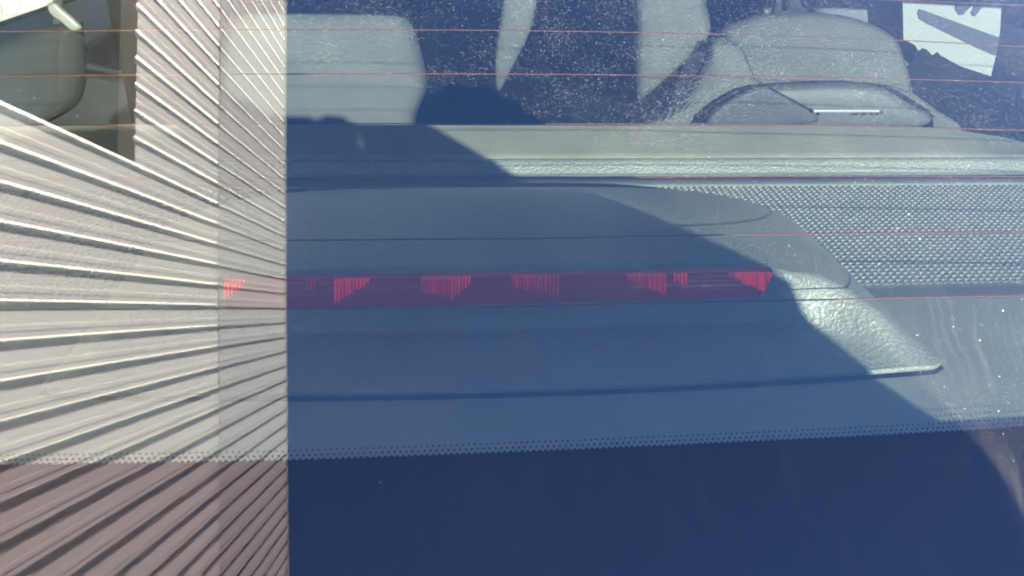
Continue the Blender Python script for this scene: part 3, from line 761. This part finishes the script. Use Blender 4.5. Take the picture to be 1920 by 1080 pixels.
shell('firewall', (-1.08, 3.75, -0.70), (1.08, 3.80, -0.12), m_dark)
q = MB(); q.add([(-1.08, 3.78, -0.10), (1.08, 3.78, -0.10), (1.0, 2.96, ZR), (-1.0, 2.96, ZR), (-1.08, 3.784, -0.10), (1.08, 3.784, -0.10), (1.0, 2.964, ZR), (-1.0, 2.964, ZR)], [(0,1,2,3),(7,6,5,4),(0,4,5,1),(1,5,6,2),(2,6,7,3),(3,7,4,0)])
q.build('windscreen', m_side_glass, car)
shell('bonnet', (-1.12, 3.85, -0.30), (1.12, 5.2, -0.12), m_paint, 0.03)
gb = glass(0, T0)
q = MB(); q.box((-1.12, -0.62, gb[2]-0.05), (1.12, gb[1]-0.006, gb[2]-0.012)); bevel(q.build('boot_lid', m_paint, car), 0.01)
shell('rear_panel', (-1.12, -0.66, -0.70), (1.12, -0.60, gb[2]-0.06), m_paint, 0.015)
for xs in (-1.02, 1.02):
    for yy in (0.15, 4.3):
        v = []; f = []; n = 28
        for a in range(n):
            c_, s_ = math.cos(2*math.pi*a/n), math.sin(2*math.pi*a/n)
            for r, dx in ((0.18, -0.09), (0.30, -0.09), (0.31, 0), (0.30, 0.09), (0.18, 0.09)): v.append((xs+dx, yy+r*c_, -0.67+r*s_))
        for a in range(n):
            for k in range(5): f.append((a*5+k, a*5+(k+1) % 5, ((a+1) % n)*5+(k+1) % 5, ((a+1) % n)*5+k))
        mesh_obj('wheel', v, f, m_black, car)

# ------------------------------------------------------------------ white board standing in for a sunlit patch, its shadow bars flat dark shapes
BY = 0.76
bd = tag(empty('white_patch_board', tuple(on_y(1780, 100, BY)+np.array([0, 0, Z0]))), 'white board standing in for a sunlit patch, slanted slate bar for its shadow, behind the right headrest', 'board')
bl = bd.location
def flat(name, pts, Y, dy, m, parent, loc):
    P = [on_y(a, b, Y) for a, b in pts]; n = len(P); bk = np.array([0, dy, 0])
    v = [p+np.array([0, 0, Z0])-np.array(loc) for p in P]; v = v+[p+bk for p in v]
    return mesh_obj(name, v, [tuple(range(n)), tuple(range(2*n-1, n-1, -1))]+[(i, n+i, n+(i+1) % n, (i+1) % n) for i in range(n)], m, parent, smooth=False, z=0)
flat('sheet', [(1692,-30),(1880,-30),(1875,60),(1867,106),(1858,143),(1800,124),(1764,104),(1757,97),(1748,104),(1738,93),(1730,90),(1722,95),(1715,84),(1694,74)], BY, 0.004, m_white, bd, bl)
flat('slanted_bar', [(1724,17),(1731,19),(1800,44),(1850,62),(1874,70),(1867,104),(1840,93),(1782,65),(1735,42),(1724,35),(1721,24)], BY-0.0015, 0.001, m_slate, bd, bl)
flat('dark_prong', [(1790,-28),(1842,-28),(1822,10),(1806,28),(1799,28),(1792,18)], BY-0.0015, 0.001, m_slate, bd, bl)
flat('dark_prong', [(1846,-28),(1856,-20),(1848,6),(1829,30),(1824,30),(1821,24),(1832,4)], BY-0.0015, 0.001, m_slate, bd, bl)

# ------------------------------------------------------------------ the photographer, standing behind the car with the sun at his back
def unsun(xp, zp, y): return (xp-0.2664*(y+0.6), y, zp-0.3618*(y+0.6))
person = tag(empty('person', (0.12, -0.85, 0)), 'person in dark clothes leaning over the boot with a phone held in both hands', 'person')
bmv = bmesh.new()
def blob(c, r, sc=(1, 1, 1)):
    m = Matrix.Translation((c[0]-0.12, c[1]+0.85, c[2]+Z0)) @ Matrix.Diagonal((r*sc[0], r*sc[1], r*sc[2], 1))
    bmesh.ops.create_icosphere(bmv, subdivisions=2, radius=1, matrix=m)
def limb(pts):
    for (a, ra), (b, rb) in zip(pts, pts[1:]):
        a, b = np.array(a), np.array(b); n = max(2, int(np.linalg.norm(b-a)/(0.45*min(ra, rb))))
        for i in range(n+1): u = i/n; blob(a+(b-a)*u, ra+(rb-ra)*u)
YB = -0.74
hx, _, hz = unsun(0.035, 0.335, YB)
blob((hx, YB, hz), 0.1, (0.78, 0.95, 1.10)); blob((hx, YB+0.03, hz-0.05), 0.07, (0.85, 1, 1)); blob((hx, YB+0.105, hz-0.01), 0.018)
limb([((hx+0.01, YB-0.02, hz-0.09), 0.055), ((0.14, YB-0.06, 0.20), 0.065)])
blob(unsun(0.16, 0.275, YB), 0.10); blob(unsun(0.10, 0.30, YB), 0.09); blob(unsun(0.235, 0.29, YB+0.02), 0.075)
sh = unsun(0.285, 0.235, YB)
limb([(unsun(0.00, 0.205, YB), 0.075), ((0.15, YB-0.03, 0.20), 0.10), (sh, 0.085)])
limb([((0.14, YB-0.03, 0.18), 0.14), ((0.14, YB-0.10, -0.05), 0.15), ((0.14, YB-0.16, -0.22), 0.155)])
limb([((0.22, YB-0.03, 0.16), 0.12), ((0.22, YB-0.10, -0.05), 0.125), ((0.20, YB-0.16, -0.2), 0.13)])
limb([((0.05, YB-0.03, 0.15), 0.105), ((0.05, YB-0.10, -0.05), 0.115), ((0.07, YB-0.16, -0.2), 0.13)])
for sx_ in (0.02, 0.25):
    limb([((sx_, YB-0.16, -0.25), 0.095), ((sx_, YB-0.07, -0.56), 0.065), ((sx_, YB-0.16, -0.90), 0.045)])
    limb([((sx_, YB-0.17, -0.93), 0.045), ((sx_, YB-0.03, -0.945), 0.035)])
# right arm: its upper edge draws the shadow's slope
ARM = [(0.222, 0.393, 0.033), (0.268, 0.352, 0.036), (0.307, 0.309, 0.040), (0.356, 0.266, 0.044), (0.374, 0.226, 0.047), (0.387, 0.186, 0.050), (0.380, 0.150, 0.052)]
ys = np.linspace(-0.42, -0.70, len(ARM))
limb([(unsun(x, z, y), r) for (x, z, r), y in zip(ARM, ys)])
limb([(unsun(0.380, 0.150, -0.70), 0.052), (unsun(0.33, 0.18, YB), 0.075), (sh, 0.085)])
limb([(unsun(0.37, 0.15, -0.72), 0.05), (unsun(0.33, 0.05, YB), 0.06)])
# hands on the phone: palm, thumb and four curled fingers each
yh = -0.385
blob(unsun(0.198, 0.398, yh), 0.040, (0.95, 0.8, 1.0))
for i, (a, b) in enumerate([(0.172, 0.428), (0.190, 0.436), (0.209, 0.434), (0.226, 0.424)]):
    limb([(unsun(0.2, 0.40, yh), 0.014), (unsun(a, b, yh+0.0), 0.0115), (unsun(a-0.025, b-0.012, yh+0.03), 0.0095)])
limb([(unsun(0.185, 0.385, yh), 0.014), (unsun(0.155, 0.375, yh-0.02), 0.011)])
limb([(unsun(-0.035, 0.372, -0.44), 0.034), (unsun(-0.10, 0.376, -0.54), 0.042), (unsun(-0.19, 0.360, -0.64), 0.048), (unsun(-0.27, 0.29, -0.70), 0.055), (unsun(-0.22, 0.19, -0.72), 0.06), (unsun(-0.10, 0.20, YB), 0.075)])
limb([(unsun(-0.19, 0.27, -0.70), 0.06), (unsun(-0.06, 0.28, -0.70), 0.07)]); limb([(unsun(-0.13, 0.32, -0.62), 0.045), (unsun(-0.05, 0.32, -0.62), 0.045)])
limb([(unsun(-0.16, 0.14, -0.72), 0.07), (unsun(-0.05, 0.05, YB), 0.1)])
blob(unsun(-0.07, 0.20, YB), 0.10)
blob(unsun(0.0, 0.405, yh), 0.040, (0.9, 0.8, 1.0))
for a, b in [(0.070, 0.452), (0.052, 0.464), (0.030, 0.474), (0.008, 0.470)]:
    limb([(unsun(0.02, 0.42, yh), 0.014), (unsun(a, b, yh), 0.0115), (unsun(a+0.022, b-0.020, yh+0.03), 0.0095)])
limb([(unsun(0.02, 0.39, yh), 0.013), (unsun(0.05, 0.385, yh-0.02), 0.011)])
me = bpy.data.meshes.new('body'); bmv.to_mesh(me); bmv.free()
m_skin = plain('skin_and_clothes', (0.05, 0.045, 0.045), 0.8, 0.2, 0.1, 20)
me.materials.append(m_skin); bo = bpy.data.objects.new('body', me); COL.objects.link(bo); bo.parent = person
rm = bo.modifiers.new('fuse', 'REMESH'); rm.mode = 'VOXEL'; rm.voxel_size = 0.006; rm.use_smooth_shade = True
# hair cap and jacket collar as clothing pieces on the body
bmv = bmesh.new(); blob((hx, YB-0.012, hz+0.022), 0.098, (0.80, 0.96, 1.0))
me = bpy.data.meshes.new('hair'); bmv.to_mesh(me); bmv.free(); me.materials.append(m_black); ho = bpy.data.objects.new('hair', me); COL.objects.link(ho); ho.parent = person
# phone
pc = np.array(unsun(0.085, 0.408, -0.375))
ph = tag(empty('phone', tuple(pc+np.array([0, 0, Z0]))), 'thin black phone held sideways between the two hands', 'phone')
q = MB(); q.box((-0.078, -0.0045, -0.036), (0.078, 0.0045, 0.036)); o = q.build('phone_body', m_black, ph, z=0); bevel(o, 0.004, 3)
o.rotation_euler = (math.radians(-28), 0, math.radians(-6))
